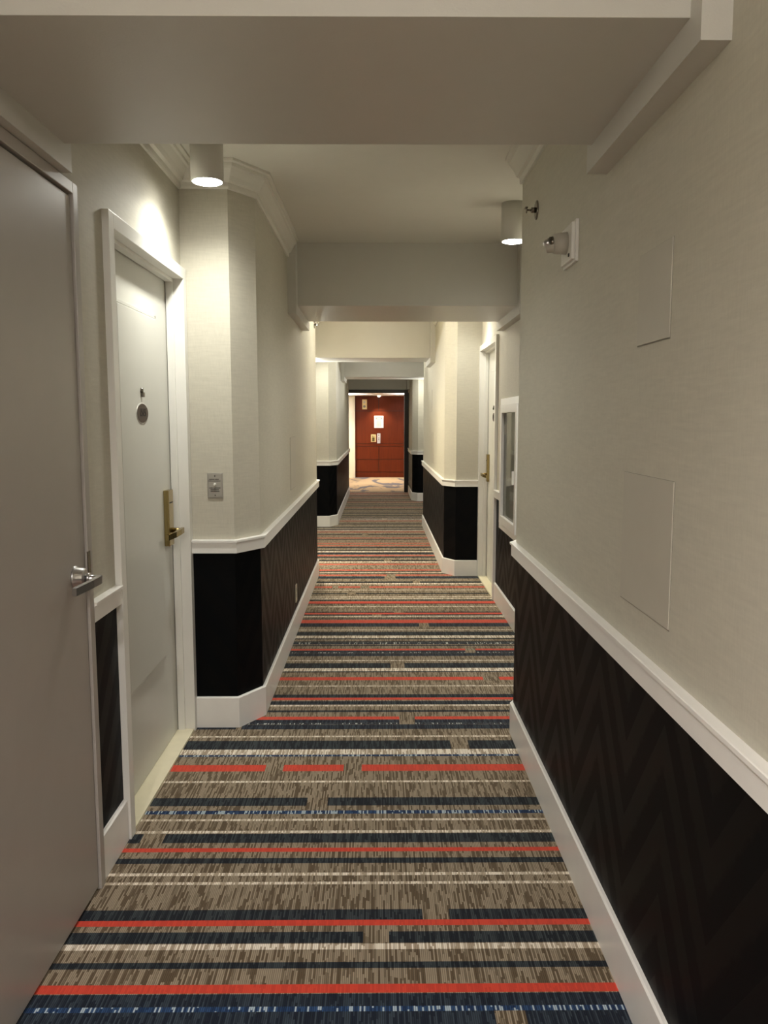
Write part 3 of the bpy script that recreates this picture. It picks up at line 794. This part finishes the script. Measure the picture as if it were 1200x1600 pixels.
# outlet low on the left projecting wall
t = thing('wall_outlet', (XLP, 5.30, 0.195), 'cream electrical outlet plate low on the left chevron wallpaper', 'outlet')
b = BM(); box(b, XLP, XLP + 0.006, 5.265, 5.335, 0.195, 0.312, 0, 0.002); obj('outlet_plate', b, M['tanp'] if 'tanp' in M else M['white'], t)
b = BM()
for z in (0.225, 0.265):
    box(b, XLP + 0.0055, XLP + 0.008, 5.284, 5.316, z, z + 0.026, 0, 0.001)
obj('socket', b, M['offwhite'], t)

# recessed extinguisher cabinet on the right
t = thing('extinguisher_cabinet', (XR, 5.53, 0.61), 'white framed glass-fronted extinguisher cabinet in the right recess', 'cabinet')
y0, y1, z0, z1 = 5.15, 5.925, 0.612, 1.556
def ring(b, ya, yb, za, zb, w, xa, xb, bev=0.002):
    box(b, xa, xb, ya, yb, zb - w, zb, 0, bev); box(b, xa, xb, ya, yb, za, za + w, 0, bev)
    box(b, xa, xb, ya, ya + w, za + w, zb - w, 0, bev); box(b, xa, xb, yb - w, yb, za + w, zb - w, 0, bev)
b = BM(); ring(b, y0, y1, z0, z1, 0.048, XR - 0.022, XR); obj('cabinet_trim', b, M['trim'], t)
b = BM(); ring(b, y0 + 0.044, y1 - 0.044, z0 + 0.044, z1 - 0.044, 0.058, XR - 0.030, XR - 0.008)
door = obj('cabinet_door', b, M['trim'], t)
b = BM(); box(b, XR - 0.005, XR - 0.0005, y0 + 0.05, y1 - 0.05, z0 + 0.05, z1 - 0.05); obj('cabinet_back', b, M['cabgrey'], t)
b = BM(); box(b, XR - 0.0095, XR - 0.008, y0 + 0.09, y1 - 0.09, z0 + 0.09, z1 - 0.09); obj('glass_pane', b, M['cabglass'] if 'cabglass' in M else M['glass'], door)
b = BM(); box(b, XR - 0.045, XR - 0.028, 5.245, 5.262, 0.98, 1.07, 0, 0.003); obj('pull_handle', b, M['white'], door)
b = BM(); box(b, XR - 0.010, XR - 0.005, 5.77, 5.80, 1.30, 1.37, 0, 0.001); obj('hinge_tag', b, M['offwhite'], t)

# ------------------------------------------------------------------ dark portal and the lift lobby
t = thing('wooden_portal', (0, 15.80, 0), 'dark stained wooden portal framing the lift lobby opening', 'portal', kind='structure')
for nm, a in (('portal_head', (-0.70, 0.594, 15.76, 15.96, 1.930, 1.994)), ('portal_post', (0.520, 0.606, 15.76, 15.96, 0, 1.930)), ('portal_post', (-0.70, -0.62, 15.76, 15.96, 0, 1.930))):
    b = BM(); box(b, *a, 0, 0.003); obj(nm, b, M['darkwood'], t)
b = BM(); box(b, -3.0, 3.0, 15.93, 22.0, -0.02, 0.0)
tag(obj('floor_lobby', b, M['lobbycarpet']), 'tan lobby carpet with grey swirls beyond the portal', 'carpet', kind='structure')
b = BM(); box(b, -3.0, 3.0, 15.9, 22.0, 2.0, 2.1)
tag(obj('ceiling_lobby', b, M['lobbyceil']), 'pale pinkish lobby ceiling', 'ceiling', kind='structure')
b = BM(); box(b, -3.0, -0.554, 19.82, 20.1, 0, 2.0, 0); box(b, -0.68, -0.60, 19.795, 19.83, 0.0, 2.0, 0, 0.004)
tag(obj('wall_far', b, M['lobbywhite']), 'bright cream lobby wall left of the cherry panelling', 'wall', kind='structure')
b = BM()
box(b, -3.0, -1.0, 15.8, 15.9, 0, 2.0); box(b, 1.05, 3.0, 15.8, 15.9, 0, 2.0); box(b, -3.1, -3.0, 15.8, 20.1, 0, 2.0); box(b, 3.0, 3.1, 15.8, 20.1, 0, 2.0)
box(b, -1.0, -0.70, 15.74, 15.9, 0, 2.0); box(b, 0.606, 1.05, 15.74, 15.9, 0, 2.0)
tag(obj('wall_lobby', b, M['lobbywhite']), 'cream side walls of the lift lobby', 'wall', kind='structure')
t = thing('wall_panelling', (0.05, 19.95, 0), 'reddish cherry wood panelling closing the end of the corridor', 'panelling', kind='structure')
b = BM(); box(b, -0.554, 3.0, 19.98, 20.1, 0, 2.0); obj('panel_backing', b, M['darkwood'], t)
rows = [(0.004, 0.122, 1), (0.134, 0.437, 2), (0.449, 0.762, 2), (0.774, 0.827, 1), (0.839, 1.627, 1), (1.639, 1.998, 2)]
seam = 0.030
for za, zb, k in rows:
    xs = [(-0.552, seam - 0.007), (seam + 0.007, 1.9)] if k == 2 else [(-0.552, 1.9)]
    for xa, xb in xs:
        b = BM(); box(b, xa, xb, 19.955, 19.985, za, zb, 0, 0.0005); obj('veneer_panel', b, M['cherry'], t)

def plate(name, x0, x1, z0, z1, mat, label, cat, extra=()):
    t = thing(name, ((x0 + x1) / 2, 19.955, z0), label, cat)
    b = BM(); box(b, x0, x1, 19.940, 19.955, z0, z1, 0, 0.004); obj('face_plate', b, M[mat], t)
    for nm, m2, shapes in extra:
        b = BM()
        for s in shapes:
            if s[0] == 'c':
                lathe(b, (s[1], 19.940, s[2]), (0, -1, 0), [(0, s[3]), (0.006, s[3] * 0.9)], 24)
            else:
                box(b, s[1], s[2], 19.935, 19.941, s[3], s[4])
        obj(nm, b, M[m2], t)
plate('alarm_speaker', -0.378, -0.262, 1.672, 1.912, 'tan', 'cream alarm speaker plate with two round grilles, high on the cherry wall', 'alarm',
      [('round_grille', 'steel', [('c', -0.323, 1.845, 0.028)]), ('round_grille', 'cabgrey', [('c', -0.323, 1.742, 0.032)])])
plate('notice_sign', -0.085, 0.145, 1.218, 1.512, 'paper', 'white printed notice on the cherry wall', 'sign',
      [('printed_heading', 'ink', [('b', -0.050, 0.110, 1.462, 1.470), ('b', -0.038, -0.026, 1.432, 1.462), ('b', 0.088, 0.100, 1.432, 1.462), ('b', -0.038, 0.100, 1.428, 1.434)]),
       ('printed_lines', 'pinkink', [('b', -0.03, 0.09, 1.40 - k * 0.022, 1.408 - k * 0.022) for k in range(7)])])
plate('call_plate', -0.163, -0.040, 0.872, 1.058, 'tan', 'cream lift call plate beside the silver one', 'wall plate',
      [('keypad', 'brass', [('b', -0.135, -0.072, 0.895, 0.985), ('b', -0.130, -0.112, 1.000, 1.030), ('b', -0.095, -0.078, 1.000, 1.030)])])
plate('lift_button_panel', -0.012, 0.070, 0.842, 1.085, 'steelbright', 'tall silver lift button panel on the cherry wall', 'wall plate',
      [('lift_button', 'ink', [('c', 0.029, q, 0.011)]) for q in (0.93, 0.97, 1.04)])

# lobby lights: a downlight over the cherry wall, plus two added unseen ones
def downlight(x, y, power, size, label, angle=1.9, blend=0.6):
    t = thing('recessed_downlight', (x, y, 2.0), label, 'lamp', 'recessed lobby downlights')
    b = BM(); lathe(b, (x, y, 1.994), (0, 0, 1), [(0, 0.045), (0.002, 0.052), (0.0062, 0.052)], 28); obj('trim_ring', b, M['white'], t)
    b = BM(); lathe(b, (x, y, 1.965), (0, 0, 1), [(0, 0.015), (0.010, 0.030), (0.020, 0.036), (0.029, 0.036)], 28); obj('lamp_lens', b, M['lobbylens'], t)
    ld = bpy.data.lights.new('downlight_beam', 'SPOT')
    ld.energy = power; ld.spot_size = angle; ld.spot_blend = blend; ld.shadow_soft_size = size; ld.color = (1.0, 0.84, 0.62)
    lo = bpy.data.objects.new('downlight_beam', ld); COL.objects.link(lo); lo.parent = t; lo.location = (0, 0, -0.045)
downlight(0.035, 19.70, 34, 0.02, 'recessed downlight washing the cherry wall above the notice', 1.7)
downlight(-1.05, 18.6, 100, 0.05, 'added unseen downlight near the cream lobby wall', 2.6)  # out of view, added to light the left of the lobby
downlight(0.90, 17.9, 15, 0.05, 'added unseen downlight in the right half of the lobby', 2.4)  # out of view, added as weak fill on the right

# torchiere lamps added out of the corridor's sight to brighten the lobby ceiling
def torchiere(x, y, power, label):
    t = thing('fill_torchiere', (x, y, 0), label, 'lamp')
    b = BM(); lathe(b, (x, y, 0), (0, 0, 1), [(0, 0.14), (0.02, 0.14), (0.03, 0.025), (1.38, 0.018), (1.40, 0.05)], 32); obj('lamp_stand', b, M['brass'], t)
    b = BM(); lathe(b, (x, y, 1.40), (0, 0, 1), [(0, 0.05), (0.05, 0.12), (0.09, 0.15), (0.085, 0.145), (0.055, 0.11), (0.03, 0.04)], 32); obj('lamp_bowl', b, M['can'], t)
    ld = bpy.data.lights.new('torchiere_fill_light', 'SPOT')
    ld.energy = power; ld.spot_size = math.radians(130); ld.spot_blend = 0.8; ld.shadow_soft_size = 0.04; ld.color = (1.0, 0.96, 0.97)
    lo = bpy.data.objects.new('torchiere_fill_light', ld); COL.objects.link(lo); lo.parent = t; lo.location = (0, 0, 1.48); lo.rotation_euler = (math.pi, 0, 0)
torchiere(-0.98, 18.7, 150, 'added unseen torchiere lamp in the left part of the lobby')
torchiere(1.00, 18.5, 150, 'added unseen torchiere lamp in the right part of the lobby')
